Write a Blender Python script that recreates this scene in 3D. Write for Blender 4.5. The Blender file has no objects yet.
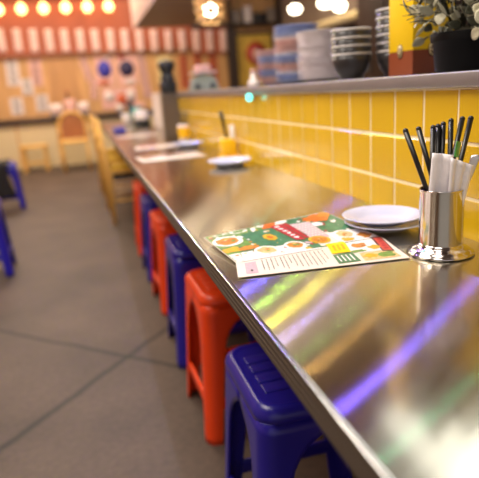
import bpy, bmesh, math, random
from mathutils import Vector, Matrix
R = random.Random(7)
PI = math.pi
sc = bpy.context.scene
COL = sc.collection
H = 1.03            # eye height
CT = 0.75           # counter top height
WX = 0.622          # face of the tiled wall
SH = 1.033          # top of the steel ledge

# ------------------------------------------------------------------ materials
def lin(c):
    return tuple(((v/255)/12.92 if v/255 <= .04045 else ((v/255+.055)/1.055)**2.4) for v in c)
def mat(name, rgb, rough=.5, metal=0., var=.0, scale=20., coat=0., emit=0., ecol=None, spec=.5, bump=0., bscale=None, stretch=None, trans=0.):
    m = bpy.data.materials.new(name); m.use_nodes = True
    nt = m.node_tree; b = nt.nodes['Principled BSDF']
    c = lin(rgb) + (1,)
    b.inputs['Base Color'].default_value = c
    b.inputs['Roughness'].default_value = rough
    b.inputs['Metallic'].default_value = metal
    b.inputs['Specular IOR Level'].default_value = spec
    b.inputs['Coat Weight'].default_value = coat
    b.inputs['Coat Roughness'].default_value = .08
    if trans: b.inputs['Transmission Weight'].default_value = trans
    if emit:
        b.inputs['Emission Color'].default_value = lin(ecol or rgb) + (1,)
        b.inputs['Emission Strength'].default_value = emit
    if var or bump:
        tc = nt.nodes.new('ShaderNodeTexCoord'); mp = nt.nodes.new('ShaderNodeMapping')
        if stretch: mp.inputs['Scale'].default_value = stretch
        nt.links.new(tc.outputs['Object'], mp.inputs['Vector'])
        n = nt.nodes.new('ShaderNodeTexNoise'); n.inputs['Scale'].default_value = scale; n.inputs['Detail'].default_value = 5
        nt.links.new(mp.outputs[0], n.inputs['Vector'])
        if var:
            rp = nt.nodes.new('ShaderNodeMapRange')
            rp.inputs['From Min'].default_value = .25; rp.inputs['From Max'].default_value = .75
            rp.inputs['To Min'].default_value = 1-var; rp.inputs['To Max'].default_value = 1+var
            nt.links.new(n.outputs['Fac'], rp.inputs['Value'])
            mx = nt.nodes.new('ShaderNodeVectorMath'); mx.operation = 'SCALE'
            mx.inputs[0].default_value = c[:3]
            nt.links.new(rp.outputs[0], mx.inputs['Scale']); nt.links.new(mx.outputs[0], b.inputs['Base Color'])
        if bump:
            n2 = n
            if bscale:
                n2 = nt.nodes.new('ShaderNodeTexNoise'); n2.inputs['Scale'].default_value = bscale
                nt.links.new(mp.outputs[0], n2.inputs['Vector'])
            bp = nt.nodes.new('ShaderNodeBump'); bp.inputs['Strength'].default_value = bump; bp.inputs['Distance'].default_value = .002
            nt.links.new(n2.outputs['Fac'], bp.inputs['Height']); nt.links.new(bp.outputs[0], b.inputs['Normal'])
    return m

def counter_mat():
    m = mat('brushed_steel', (206, 203, 188), .13, 1., var=.05, scale=9, stretch=(30, 1, 1))
    nt = m.node_tree; b2 = nt.nodes['Principled BSDF']; out = nt.nodes['Material Output']
    col = b2.inputs['Base Color'].links[0].from_socket
    cv = nt.nodes.new('ShaderNodeCombineXYZ'); cv.inputs[1].default_value = 1.      # grooves run along the counter
    b = nt.nodes.new('ShaderNodeBsdfAnisotropic'); b.distribution = 'GGX'
    b.inputs['Roughness'].default_value = .165; b.inputs['Anisotropy'].default_value = .88
    nt.links.new(cv.outputs[0], b.inputs['Tangent']); nt.links.new(col, b.inputs['Color'])
    mx = nt.nodes.new('ShaderNodeMixShader'); mx.inputs[0].default_value = .38
    nt.links.new(b.outputs[0], mx.inputs[1]); nt.links.new(b2.outputs[0], mx.inputs[2]); nt.links.new(mx.outputs[0], out.inputs['Surface'])
    return m
def floor_mat():
    m = mat('concrete', (76, 62, 52), .62, var=.36, scale=2.6, bump=.3, bscale=60)
    nt = m.node_tree; b = nt.nodes['Principled BSDF']
    tc = nt.nodes.new('ShaderNodeTexCoord')
    ns = nt.nodes.new('ShaderNodeTexNoise'); ns.inputs['Scale'].default_value = 5
    nt.links.new(tc.outputs['Object'], ns.inputs['Vector'])
    # fine grain
    n2 = nt.nodes.new('ShaderNodeTexNoise'); n2.inputs['Scale'].default_value = 45; n2.inputs['Detail'].default_value = 6
    nt.links.new(tc.outputs['Object'], n2.inputs['Vector'])
    src = b.inputs['Base Color'].links[0].from_socket
    g = nt.nodes.new('ShaderNodeMapRange'); g.inputs['From Min'].default_value = .3; g.inputs['From Max'].default_value = .7
    g.inputs['To Min'].default_value = .82; g.inputs['To Max'].default_value = 1.18
    nt.links.new(n2.outputs['Fac'], g.inputs['Value'])
    fac = g.outputs[0]
    for (p, q, w) in (((-.385, 1.64), (.203, 2.297), .011), ((-.513, 2.638), (.234, 1.948), .009)):
        d = Vector((q[0]-p[0], q[1]-p[1])).normalized(); nrm = Vector((-d.y, d.x)); c0 = nrm.dot(Vector(p))
        dt = nt.nodes.new('ShaderNodeVectorMath'); dt.operation = 'DOT_PRODUCT'
        dt.inputs[1].default_value = (nrm.x, nrm.y, 0); nt.links.new(tc.outputs['Object'], dt.inputs[0])
        a = nt.nodes.new('ShaderNodeMath'); a.operation = 'SUBTRACT'; a.inputs[1].default_value = c0
        nt.links.new(dt.outputs['Value'], a.inputs[0])
        j = nt.nodes.new('ShaderNodeMath'); j.operation = 'MULTIPLY_ADD'; j.inputs[1].default_value = .03; j.inputs[2].default_value = -.015
        nt.links.new(ns.outputs['Fac'], j.inputs[0])
        a2 = nt.nodes.new('ShaderNodeMath'); a2.operation = 'ADD'; nt.links.new(a.outputs[0], a2.inputs[0]); nt.links.new(j.outputs[0], a2.inputs[1])
        ab = nt.nodes.new('ShaderNodeMath'); ab.operation = 'ABSOLUTE'; nt.links.new(a2.outputs[0], ab.inputs[0])
        r = nt.nodes.new('ShaderNodeMapRange'); r.inputs['From Min'].default_value = w*.55; r.inputs['From Max'].default_value = w*2.0
        r.inputs['To Min'].default_value = .22; r.inputs['To Max'].default_value = 1
        nt.links.new(ab.outputs[0], r.inputs['Value'])
        mu = nt.nodes.new('ShaderNodeMath'); mu.operation = 'MULTIPLY'; nt.links.new(fac, mu.inputs[0]); nt.links.new(r.outputs[0], mu.inputs[1])
        fac = mu.outputs[0]
    sm = nt.nodes.new('ShaderNodeVectorMath'); sm.operation = 'SCALE'
    nt.links.new(src, sm.inputs[0]); nt.links.new(fac, sm.inputs['Scale']); nt.links.new(sm.outputs[0], b.inputs['Base Color'])
    return m

M = dict(
 steel=counter_mat(), concrete=floor_mat(),
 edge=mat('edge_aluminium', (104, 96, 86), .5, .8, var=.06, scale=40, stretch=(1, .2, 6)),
 rim=mat('polished_edge', (215, 213, 208), .22, 1., var=.03),
 ledge=mat('ledge_steel', (146, 142, 145), .42, .65, var=.08, scale=12, stretch=(6, 1, 6)),
 tile=mat('yellow_glaze', (210, 170, 22), .2, var=.06, scale=3.2, coat=.3, bump=.05, bscale=14),
 grout=mat('grout', (244, 228, 186), .8, var=.08),
 blue=mat('blue_plastic', (36, 28, 150), .28, var=.06, scale=6, bump=.05, bscale=90),
 red=mat('red_plastic', (248, 72, 14), .36, var=.05, scale=6, bump=.05, bscale=90),
 chrome=mat('stainless', (205, 200, 198), .13, 1., var=.04, scale=30),
 spoon=mat('spoon_steel', (206, 204, 204), .3, .8),
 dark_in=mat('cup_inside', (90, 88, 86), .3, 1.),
 black=mat('black_lacquer', (18, 18, 20), .32, var=.1),
 black2=mat('black_plastic', (30, 30, 33), .42, var=.1, scale=30),
 pot=mat('pot_plastic', (26, 26, 27), .6, spec=.2, var=.12, scale=14),
 napkin=mat('napkin_paper', (236, 232, 236), .75, var=.05, scale=60, bump=.4, bscale=160),
 plate=mat('plate_melamine', (196, 202, 232), .22, var=.02, coat=.3),
 plate_w=mat('plate_white', (240, 232, 234), .3, var=.03),
 plate_p=mat('plate_pink', (216, 178, 172), .35, var=.04),
 plate_b=mat('plate_blue', (156, 170, 210), .35, var=.04),
 bowl=mat('bowl_dark', (52, 50, 51), .3, var=.1),
 bowl_rim=mat('bowl_rim', (196, 192, 190), .3, var=.05),
 card_y=mat('carton_yellow', (246, 204, 14), .42, var=.03),
 card_b=mat('carton_brown', (132, 62, 30), .45, var=.06),
 badge=mat('badge_cream', (226, 206, 150), .5),
 badge_d=mat('badge_dark', (70, 44, 26), .5),
 leaf=mat('dusty_leaf', (158, 156, 132), .6, var=.22, scale=30),
 leaf2=mat('pale_leaf', (206, 202, 172), .6, var=.15, scale=30),
 leaf3=mat('dark_leaf', (66, 68, 52), .55, var=.2, scale=30),
 soil=mat('soil', (44, 36, 30), .9, var=.3, scale=60),
 wood=mat('chair_wood', (226, 176, 88), .45, var=.18, scale=7, stretch=(6, 6, 1)),
 wood2=mat('brown_wood', (156, 98, 54), .5, var=.2, scale=6, stretch=(6, 6, 1)),
 cushion=mat('yellow_cushion', (232, 188, 52), .7, var=.08),
 darkpad=mat('dark_seat_rail', (44, 34, 30), .5, var=.1),
 wall=mat('plywood', (204, 156, 100), .6, var=.2, scale=3, stretch=(3, 3, .6)),
 ply2=mat('plywood_sheet', (190, 140, 88), .6, var=.12, scale=3, stretch=(3, 3, .6)),
 wall_glow=mat('glow_board', (168, 86, 54), .6, var=.1, scale=4),  # red-orange glow of the bulbs put into the board colour
 cream=mat('cream_panel', (214, 194, 150), .6, var=.06),
 kitchen=mat('kitchen_wall', (142, 124, 104), .6, var=.25, scale=2.5),
 darkwood=mat('dark_wood', (52, 36, 28), .5, var=.2, scale=8),
 ceil=mat('ceiling_paint', (120, 96, 78), .8, var=.1),
 plaster=mat('side_plaster', (176, 140, 110), .8, var=.1, scale=2),
 paper=mat('paper_white', (226, 212, 206), .7, var=.05, scale=12),
 paper_st=mat('paper_strip_pink', (236, 198, 188), .7, var=.06, scale=12),
 paper_pk=mat('paper_pink', (222, 172, 160), .7, var=.12, scale=14),
 paper_bl=mat('print_blue', (64, 62, 168), .6, var=.2, scale=10),
 paper_dk=mat('print_navy', (52, 44, 78), .6, var=.3, scale=20),
 paper_or=mat('print_orange', (196, 92, 50), .6, var=.2, scale=14),
 ink=mat('ink', (70, 58, 54), .7),
 white=mat('white_enamel', (226, 214, 208), .4, var=.03),
 grey=mat('grey_enamel', (128, 116, 106), .45, var=.08),
 post=mat('post_metal', (112, 100, 88), .4, .6, var=.12, scale=8),
 hood=mat('hood_sheet', (150, 128, 116), .5, var=.08, scale=3),
 hood_side=mat('hood_fascia', (214, 196, 194), .4, var=.05),
 teal=mat('teal_enamel', (146, 152, 140), .45, var=.08),
 glass_t=mat('teal_glass', (90, 160, 150), .2, var=.1),
 art_y=mat('art_yellow', (214, 176, 70), .6, var=.25, scale=6),
 art_r=mat('art_red', (178, 40, 34), .6, var=.2, scale=10),
 cloth=mat('black_cloth', (26, 23, 26), .85, var=.2, scale=30),
 holder=mat('yellow_holder', (238, 186, 20), .35, var=.05),
 bulb=mat('bulb_glow', (255, 190, 100), .4, emit=6., ecol=(255, 206, 128)),
 lamp=mat('lamp_glow', (255, 232, 190), .5, emit=2.6, ecol=(255, 226, 170)),
 lampw=mat('lamp_white', (255, 244, 220), .5, emit=9, ecol=(255, 242, 214)),
 lantern=mat('lantern_paper', (236, 196, 140), .7, emit=.05, ecol=(255, 196, 116)),
 tealled=mat('teal_led', (90, 240, 220), .4, emit=3, ecol=(90, 235, 215)),
 green=mat('green_wrapper', (60, 150, 70), .3, var=.3, scale=60, coat=.5),
 # menu print
 m_paper=mat('menu_paper', (238, 226, 216), .34, var=.02, coat=.15),
 m_green=mat('menu_green', (66, 124, 88), .34, var=.35, scale=60, coat=.15),
 m_lgreen=mat('menu_leafgreen', (110, 150, 70), .34, var=.35, scale=90, coat=.15),
 m_red=mat('menu_red', (176, 34, 48), .34, var=.15, scale=50, coat=.15),
 m_white=mat('menu_white', (246, 240, 240), .34, var=.04, scale=60, coat=.15),
 m_food=mat('menu_food', (204, 132, 44), .34, var=.45, scale=170, coat=.15),
 m_food2=mat('menu_food_pale', (222, 190, 134), .34, var=.35, scale=190, coat=.15),
 m_yellow=mat('menu_yellow', (250, 216, 10), .34, var=.06, scale=60, coat=.15),
 m_mauve=mat('menu_mauve', (206, 178, 190), .34, var=.18, scale=260, coat=.15),
 m_orange=mat('menu_orange', (214, 108, 30), .34, var=.35, scale=120, coat=.15),
 m_dark=mat('menu_ink', (66, 52, 50), .4),
 m_gold=mat('menu_gold', (216, 172, 40), .34, var=.2, scale=120, coat=.15),
 m_coral=mat('menu_coral', (206, 84, 66), .34, var=.2, scale=120, coat=.15),
)

# ------------------------------------------------------------------ mesh helpers
class MB:
    def __init__(s): s.bm = bmesh.new(); s.mats = []
    def mi(s, m):
        m = M[m] if isinstance(m, str) else m
        if m not in s.mats: s.mats.append(m)
        return s.mats.index(m)
    def _new(s, geom_faces, m, smooth=False):
        i = s.mi(m)
        for f in geom_faces: f.material_index = i; f.smooth = smooth
    def box(s, lo, hi, m, bev=0., rot=None, seg=2):
        lo, hi = Vector(lo), Vector(hi); c = (lo+hi)/2; d = hi-lo
        mt = Matrix.Translation(c) @ (rot.to_4x4() if rot else Matrix()) @ Matrix.Diagonal((d.x, d.y, d.z, 1))
        n0 = set(s.bm.faces)
        r = bmesh.ops.create_cube(s.bm, size=1, matrix=mt)
        if bev:
            es = list({e for v in r['verts'] for e in v.link_edges})
            bmesh.ops.bevel(s.bm, geom=es, offset=bev, segments=seg, affect='EDGES', profile=.5)
        s._new([f for f in s.bm.faces if f not in n0], m, bool(bev) and seg > 1)
        return s
    def lathe(s, prof, m, o=(0, 0, 0), n=32, rot=None, mats=None, sx=1., sy=1.):
        o = Vector(o); rows = []
        for (r, z) in prof:
            row = []
            if r < 1e-6:
                p = Vector((0, 0, z)); row = [s.bm.verts.new((rot @ p if rot else p)+o)]
            else:
                for k in range(n):
                    a = 2*PI*k/n; p = Vector((r*math.cos(a)*sx, r*math.sin(a)*sy, z))
                    row.append(s.bm.verts.new((rot @ p if rot else p)+o))
            rows.append(row)
        for i in range(len(rows)-1):
            a, b = rows[i], rows[i+1]; fs = []
            for k in range(n):
                k2 = (k+1) % n
                if len(a) == 1 and len(b) == 1: continue
                if len(a) == 1: vs = (a[0], b[k2], b[k])
                elif len(b) == 1: vs = (a[k], a[k2], b[0])
                else: vs = (a[k], a[k2], b[k2], b[k])
                fs.append(s.bm.faces.new(vs))
            s._new(fs, mats[i] if mats else m, True)
        return s
    def tube(s, pts, rad, m, n=10, cap=True):
        pts = [Vector(p) for p in pts]
        rads = rad if isinstance(rad, (list, tuple)) else [rad]*len(pts)
        rows = []; up = None
        for i, p in enumerate(pts):
            t = (pts[min(i+1, len(pts)-1)]-pts[max(i-1, 0)]).normalized()
            if up is None:
                up = Vector((0, 0, 1)) if abs(t.z) < .9 else Vector((1, 0, 0))
            u = (up - t*up.dot(t)).normalized(); v = t.cross(u); up = u
            rows.append([s.bm.verts.new(p+(u*math.cos(2*PI*k/n)+v*math.sin(2*PI*k/n))*rads[i]) for k in range(n)])
        fs = []
        for a, b in zip(rows, rows[1:]):
            for k in range(n): fs.append(s.bm.faces.new((a[k], a[(k+1) % n], b[(k+1) % n], b[k])))
        if cap: fs += [s.bm.faces.new(rows[0][::-1]), s.bm.faces.new(rows[-1])]
        s._new(fs, m, True); return s
    def poly(s, pts, m, smooth=False):
        f = s.bm.faces.new([s.bm.verts.new(p) for p in pts]); s._new([f], m, smooth); return s
    def prism(s, pts, m, axis, a, b):   # outline in the two other axes, extruded along axis
        def P(p, t):
            q = list(p); q.insert(axis, t); return q
        va = [s.bm.verts.new(P(p, a)) for p in pts]; vb = [s.bm.verts.new(P(p, b)) for p in pts]
        fs = [s.bm.faces.new(va), s.bm.faces.new(vb[::-1])]
        for i in range(len(pts)):
            j = (i+1) % len(pts); fs.append(s.bm.faces.new((va[j], va[i], vb[i], vb[j])))
        s._new(fs, m); return s
    def grid(s, fn, nu, nv, m, smooth=True, closed_u=False):
        V = [[s.bm.verts.new(fn(i/nu, j/nv)) for i in range(nu+1)] for j in range(nv+1)]
        fs = [s.bm.faces.new((V[j][i], V[j][i+1], V[j+1][i+1], V[j+1][i])) for j in range(nv) for i in range(nu)]
        s._new(fs, m, smooth); return s
    def build(s, name, parent=None, solid=0., off=0., recalc=True):
        if recalc: bmesh.ops.recalc_face_normals(s.bm, faces=s.bm.faces)
        me = bpy.data.meshes.new(name); s.bm.to_mesh(me); s.bm.free()
        for m in s.mats: me.materials.append(m)
        o = bpy.data.objects.new(name, me); COL.objects.link(o)
        if parent: o.parent = parent
        if solid:
            md = o.modifiers.new('Solidify', 'SOLIDIFY'); md.thickness = solid; md.offset = off
        return o
def tag(o, label, cat, group=None, kind=None):
    o['label'] = label; o['category'] = cat
    if group: o['group'] = group
    if kind: o['kind'] = kind
    return o
def thing(name, label, cat, loc=(0, 0, 0), rz=0., group=None):
    o = bpy.data.objects.new(name, None); o.empty_display_size = .05; COL.objects.link(o)
    o.location = loc; o.rotation_euler = (0, 0, rz); return tag(o, label, cat, group)
def struct(o, label=None):
    o['kind'] = 'structure'
    if label: o['label'] = label
    return o
KIDS = {}
def dup(root, loc, rz=None, label=None):
    r = root.copy(); COL.objects.link(r); r.location = loc
    if rz is not None: r.rotation_euler = (0, 0, rz)
    if label: r['label'] = label
    def rec(a, b):
        for ch in [x for x in ALL() if x.parent == a]:
            c = ch.copy(); COL.objects.link(c); c.parent = b; rec(ch, c)
    rec(root, r); return r
def ALL(): return list(bpy.data.objects)
def recolor(root, mp):
    for ch in [x for x in ALL() if x.parent == root]:
        if ch.type == 'MESH':
            for sl in ch.material_slots:
                mm = mp.get(sl.material)
                if mm: sl.link = 'OBJECT'; sl.material = mm
        recolor(ch, mp)

# ------------------------------------------------------------------ setting
def slab(name, lo, hi, m, label=None): return struct(MB().box(lo, hi, m).build(name), label)
slab('floor', (-2.7, -2, -.1), (3.7, 10.1, 0), 'concrete', 'dark brown concrete floor with crossing joint lines')
slab('ceiling', (-2.7, -2, 3.0), (3.7, 10.1, 3.1), 'ceil')
slab('wall_left', (-2.7, -2, 0), (-2.6, 10, 3.0), 'plaster')
slab('wall_back', (-2.6, 10, 0), (3.6, 10.1, 3.0), 'wall', 'plywood back wall hung with posters')
slab('wall_kitchen', (3.6, -2, 0), (3.7, 10, 3.0), 'kitchen', 'dark brown kitchen wall')
# tiled half wall
w = MB(); w.box((WX+.0012, -.75, 0), (WX+.2, 3.74, 1.006), 'grout')
y = .937 - .1025*16; rows = ((1.006, .9135), (.9135, .8195), (.8195, .7275), (.7275, .6355))
while y < 3.73:
    for (z1, z0) in rows:
        dx = R.uniform(-.0006, .0006)
        if y > -.76: w.box((WX+dx, y+.0022, z0+.0031), (WX+.008, min(y+.1025, 3.745)-.0031, z1-.0031), 'tile', bev=.0009, seg=1)
    y += .1025
struct(w.build('wall_right'), 'low wall of square yellow glazed tiles with pale grout')
slab('trim_1', (2.001, 9.9, 2.081), (3.55, 10, 2.16), 'darkwood', 'dark wooden rail high on the back wall')
slab('trim_2', (-2.6, 9.95, 1.72), (2.7, 10, 1.76), 'wood2', 'thin wooden rail under the row of paper strips')
slab('trim_3', (-2.6, 9.93, 1.78), (2.0, 10, 2.95), 'wall_glow', 'wall board coloured with the red glow of the bulbs before it')
slab('trim_5', (2.001, 9.93, 1.66), (2.618, 10, 2.08), 'wall_glow')
slab('trim_4', (2.62, 9.9, 0.8), (2.78, 10, 2.08), 'darkwood', 'dark wooden post beside the framed picture')

# long ledge on the tiled wall
t = thing('ledge', 'long stainless steel ledge running on top of the yellow tiled wall', 'shelf', (WX, 0, 1.006))
b = MB(); b.box((-.012, -.75, .001), (.34, 3.74, .027), 'ledge', bev=.003); b.build('ledge_top', t)

# counter
t = thing('counter', 'long brushed steel counter with ridged metal edge along the yellow tiles', 'counter', (0, 0, 0))
b = MB(); b.box((.182, -.6, .722), (WX-.001, 6.6, .75), 'steel'); b.build('countertop', t)
prof = [(.1815, .7500), (.1755, .7500), (.1750, .749), (.1750, .7445)]
z = .744
for k in range(3):
    prof += [(.1758, z-.001), (.1758, z-.0025), (.1750, z-.0035), (.1750, z-.0075)]; z -= .0085
prof += [(.1750, .7185), (.1815, .7185)]
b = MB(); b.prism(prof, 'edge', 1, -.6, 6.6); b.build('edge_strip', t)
b = MB(); b.box((.1750, -.6, .7502), (.1805, 6.6, .7514), 'rim', bev=.0005); b.build('edge_rim', t)
b = MB(); b.box((.42, -.6, .66), (WX-.001, 6.6, .715), 'darkwood'); b.build('support_rail', t)
for yy in (4.4, 6.5):
    b = MB(); b.box((.56, yy, 0), (.62, yy+.06, .66), 'post'); b.build('leg', t)
slab('wall_end', (.52, 3.752, .752), (.64, 3.85, 1.03), 'post', 'grey metal post closing the end of the tiled wall')
slab('wall_partition', (.64, 4.7, 0), (.78, 5.3, 1.04), 'white', 'low white partition beyond the tiled wall')

# ------------------------------------------------------------------ stools
def make_stool(label, color):
    root = thing('plastic_stool', label, 'stool', group='plastic stools')
    m = color
    Ht = .45; hs = .142
    def half(z): return hs + .030*(1-z/Ht)
    def outline(h, r, n=6):
        pts = []
        for (cx, cy, a0) in ((1, 1, 0), (-1, 1, PI/2), (-1, -1, PI), (1, -1, 3*PI/2)):
            for k in range(n+1):
                a = a0+PI/2*k/n; pts.append((cx*(h-r)+r*math.cos(a), cy*(h-r)+r*math.sin(a)))
        return pts
    # seat: rounded square, raised rim and three grooves
    b = MB()
    prof = [(hs+.004, .045, .418), (hs+.005, .045, .428), (hs+.002, .045, .440), (hs-.006, .043, .448), (hs-.014, .04, .450), (hs-.019, .038, .4465)]
    rws = [[b.bm.verts.new((x, yv, zz)) for x, yv in outline(h, r)] for h, r, zz in prof]
    N = len(rws[0]); fs = []
    for a, c in zip(rws, rws[1:]):
        for k in range(N): fs.append(b.bm.faces.new((a[k], a[(k+1) % N], c[(k+1) % N], c[k])))
    fs.append(b.bm.faces.new(rws[-1])); fs.append(b.bm.faces.new(rws[0][::-1]))
    b._new(fs, m, True)
    fs[-1].smooth = fs[-2].smooth = False
    for gy in (-.062, -.022, .022, .062):
        b.box((-hs+.03, gy-.016, .4455), (hs-.03, gy+.016, .4492), m, bev=.0022)
    b.build('seat', root)
    zs = [0, .02, .1, .2, .28, .32, .345, .365, .38, .395, .42]
    def fl(z):   # width of a flange measured from the corner
        if z <= .28: return .046 + .014*z/.28
        if z >= .385: return None
        t = (z-.28)/.105
        return .060 + (half(z)-.060)*(1-math.sqrt(max(0, 1-t*t)))
    for (sx, sy) in ((1, 1), (-1, 1), (-1, -1), (1, -1)):
        b = MB(); V = []
        for z in zs:
            h = half(z); f = fl(z); f = h-.0004 if f is None else min(f, h-.0004)
            r = .034; line = []
            for k in range(5): line.append((h, h-f+(f-r)*k/4))
            for k in range(1, 6): a = PI/2*k/6; line.append((h-r+r*math.cos(a), h-r+r*math.sin(a)))
            for k in range(5): line.append((h-r-(f-r)*k/4, h))
            V.append([b.bm.verts.new((x*sx, yv*sy, z)) for x, yv in line])
        fs = []
        for a, c in zip(V, V[1:]):
            for k in range(len(a)-1): fs.append(b.bm.faces.new((a[k], a[k+1], c[k+1], c[k])))
        b._new(fs, m, True)
        o = b.build('leg', root, solid=.007, off=-1)
        if sx*sy < 0: pass
    for k in range(4):
        a = PI/2*k; z0, z1 = .105, .140; b = MB()
        h = half(.12)-.008; L = half(.12)-.047
        rm = Matrix.Rotation(a, 3, 'Z')
        b.box((h-.006, -L, z0), (h+.004, L, z1), m, bev=.003)
        b.bm.transform(rm.to_4x4()); b.build('stretcher', root)
    return root
sblue = make_stool('blue plastic stool nearest the camera under the counter edge', 'blue')
sblue.location = (.379, .985, 0); sblue.scale = (1, 1, 1.03)
X = {M['blue']: M['red']}
def stool(x, y, label, red=False, rz=0):
    o = dup(sblue, (x, y, 0), rz, label)
    if red: recolor(o, X)
    return o
stool(.398, 1.59, 'red-orange plastic stool between the two nearest blue stools', True, .02)
stool(.400, 2.09, 'blue plastic stool just beyond the nearest red stool', False, -.02)
stool(.408, 2.66, 'red plastic stool between the second and third blue stools at the counter', True, .03)
stool(.405, 3.17, 'third blue plastic stool along the counter, between two far red stools', False, 0)
stool(.412, 3.74, 'farthest red plastic stool, next to the first wooden chair', True, -.03)
stool(-.72, 3.68, 'blue plastic stool at left picture edge, nearer of the two there', False, .05)
stool(-.86, 6.02, 'blue plastic stool at left with black jacket on it', False, .1)

# jacket over the far left stool
b = MB()
def jk(u, v):
    x = -1.07+.30*u; s_ = v*.62
    wob = .012*math.sin(u*13+v*4)+.01*math.sin(u*29)
    if s_ < .24: return (x, 6.08-s_, .4725+.012*math.sin(u*9+s_*20)**2)
    d = s_-.24
    return (x+.02*math.sin(v*8)*u, 5.825-.02*d-wob*1.0-.01, .4695-d*.85)
b.grid(jk, 22, 22, 'cloth')
tag(b.build('jacket', solid=.012, off=1), 'black jacket draped over the far blue stool at left', 'jacket')

# ------------------------------------------------------------------ wooden chairs at the counter (backs towards the aisle)
def make_chair(label, wood='wood'):
    root = thing('wooden_chair', label, 'chair', group='wooden chairs')
    # local: faces +x ; seat 0.40 square
    b = MB(); b.box((-.19, -.2, .425), (.21, .2, .45), wood, bev=.006); b.build('seat', root)
    b = MB(); b.box((-.18, -.19, .451), (.2, .19, .482), 'cushion', bev=.013, seg=3); b.build('cushion', root)
    b = MB(); b.box((-.16, -.175, .375), (.19, .175, .424), 'darkpad', bev=.004); b.build('apron', root)
    for sy in (-1, 1):
        b = MB(); b.tube([(.185, .175*sy, 0), (.185, .175*sy, .425)], [.015, .019], wood, 8); b.build('leg', root)
        b = MB(); b.tube([(-.2, .18*sy, 0), (-.19, .18*sy, .42), (-.195, .18*sy, .46), (-.235, .18*sy, .87)], [.016, .02, .02, .015], wood, 8); b.build('leg', root)
        b = MB(); b.tube([(-.19, .177*sy, .2), (.185, .175*sy, .2)], .010, wood, 8); b.build('stretcher', root)
    for k, z in enumerate((.62, .73, .84)):
        dx = -.195-.04*(z-.46)/.41
        b = MB(); b.grid(lambda u, v: (dx-.02*math.sin(PI*u), -.175+.35*u, z-.03+.06*v), 10, 2, wood); b.build('back_slat', root, solid=.012)
    return root
c1 = make_chair('wooden chair with yellow cushion at the counter, nearest of the row')
c1.location = (.34, 4.8, 0)
dup(c1, (.33, 5.5, 0), -.05, 'second wooden chair along the counter, behind the one with the nearest yellow cushion')
dup(c1, (.31, 6.2, 0), .06, 'farthest wooden chair at the counter, near its end')
# arched chair near the back
def arch_chair():
    root = thing('arched_chair', 'wooden chair with an arched back standing before the far cream panel', 'chair', (-.17, 8.75, 0), 0)
    b = MB(); b.box((-.21, -.21, .42), (.21, .2, .45), 'wood', bev=.008); b.build('seat', root)
    for sx in (-1, 1):
        b = MB(); b.tube([(.185*sx, -.18, 0), (.185*sx, -.18, .42)], .02, 'wood', 8); b.build('leg', root)
        b = MB(); b.tube([(.185*sx, .19, 0), (.185*sx, .18, .42)], .02, 'wood', 8); b.build('leg', root)
        b = MB(); b.tube([(.185*sx, -.18, .17), (.185*sx, .18, .17)], .011, 'wood', 8); b.build('stretcher', root)
    pts = [(-.195, .18, .45), (-.2, .2, .62)]+[(-.2*math.cos(PI*k/10), .205, .66+.2*math.sin(PI*k/10)) for k in range(11)]+[(.2, .2, .62), (.195, .18, .45)]
    b = MB(); b.tube(pts, .022, 'wood', 8); b.build('back_frame', root)
    b = MB(); pp = [(-.17, .47), (.17, .47), (.17, .66)]+[(.165*math.cos(PI*k/10), .66+.165*math.sin(PI*k/10)) for k in range(1, 10)]+[(-.17, .66)]
    b.prism([(x, z) for x, z in pp], 'wood2', 1, .19, .205); b.build('back_panel', root)
    return root
arch_chair()
def small_chair():
    root = thing('low_wooden_stool', 'low wooden stool by the cream panel, left of the arched chair', 'stool', (-.79, 9.2, 0), 0)
    b = MB(); b.box((-.2, -.17, .36), (.2, .17, .395), 'wood', bev=.006); b.build('seat', root)
    for sx in (-1, 1):
        for sy in (-1, 1):
            b = MB(); b.box((.16*sx-.02, .13*sy-.02, 0), (.16*sx+.02, .13*sy+.02, .36), 'wood'); b.build('leg', root)
    b = MB(); b.box((-.16, -.14, .12), (.16, -.12, .155), 'wood'); b.build('stretcher', root)
small_chair()
# bench counter along the back wall
t = thing('wall_bench', 'cream fronted bar with a dark top along the back wall', 'counter', (0, 9.6, 0))
b = MB(); b.box((-2.55, 0, 0), (1.3, .39, .71), 'cream'); b.build('front_panel', t)
b = MB(); b.box((-2.55, -.06, .711), (1.34, .39, .79), 'darkwood', bev=.006); b.build('bar_top', t)
for k in range(6):
    b = MB(); b.box((-2.3+.62*k, -.008, .03), (-2.27+.62*k, -.0005, .70), 'wall'); b.build('batten', t)

# ------------------------------------------------------------------ menu
B0 = Vector((.195, .771, .7526)); R0 = Vector((.471, .738, .7526)); C1 = Vector((.2105, .839, .7545)); C2 = Vector((.492, .8587, .7530))
L0 = Vector((.1914, .9989, .761)); T0 = Vector((.4557, 1.029, .773)); VC = .33
def S(u, v, o=0.):
    if v < VC:
        t_ = v/VC; a = B0.lerp(C1, t_); c = R0.lerp(C2, t_)
    else:
        t_ = (v-VC)/(1-VC); a = C1.lerp(L0, t_); c = C2.lerp(T0, t_)
    p = a.lerp(c, u); p.z += o; return p
mroot = thing('menu', 'colourful printed menu lying on the steel counter beside two plates', 'menu', (.33, .88, .75))
INV = Matrix.Translation((-.33, -.88, -.75))
def mset(b): b.bm.transform(INV); return b
b = MB(); b.grid(lambda u, v: S(u, v), 14, 15, 'm_paper', smooth=False)
mset(b).build('page', mroot, solid=.0011, off=-1)
pr = MB(); LV = [0]
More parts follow.
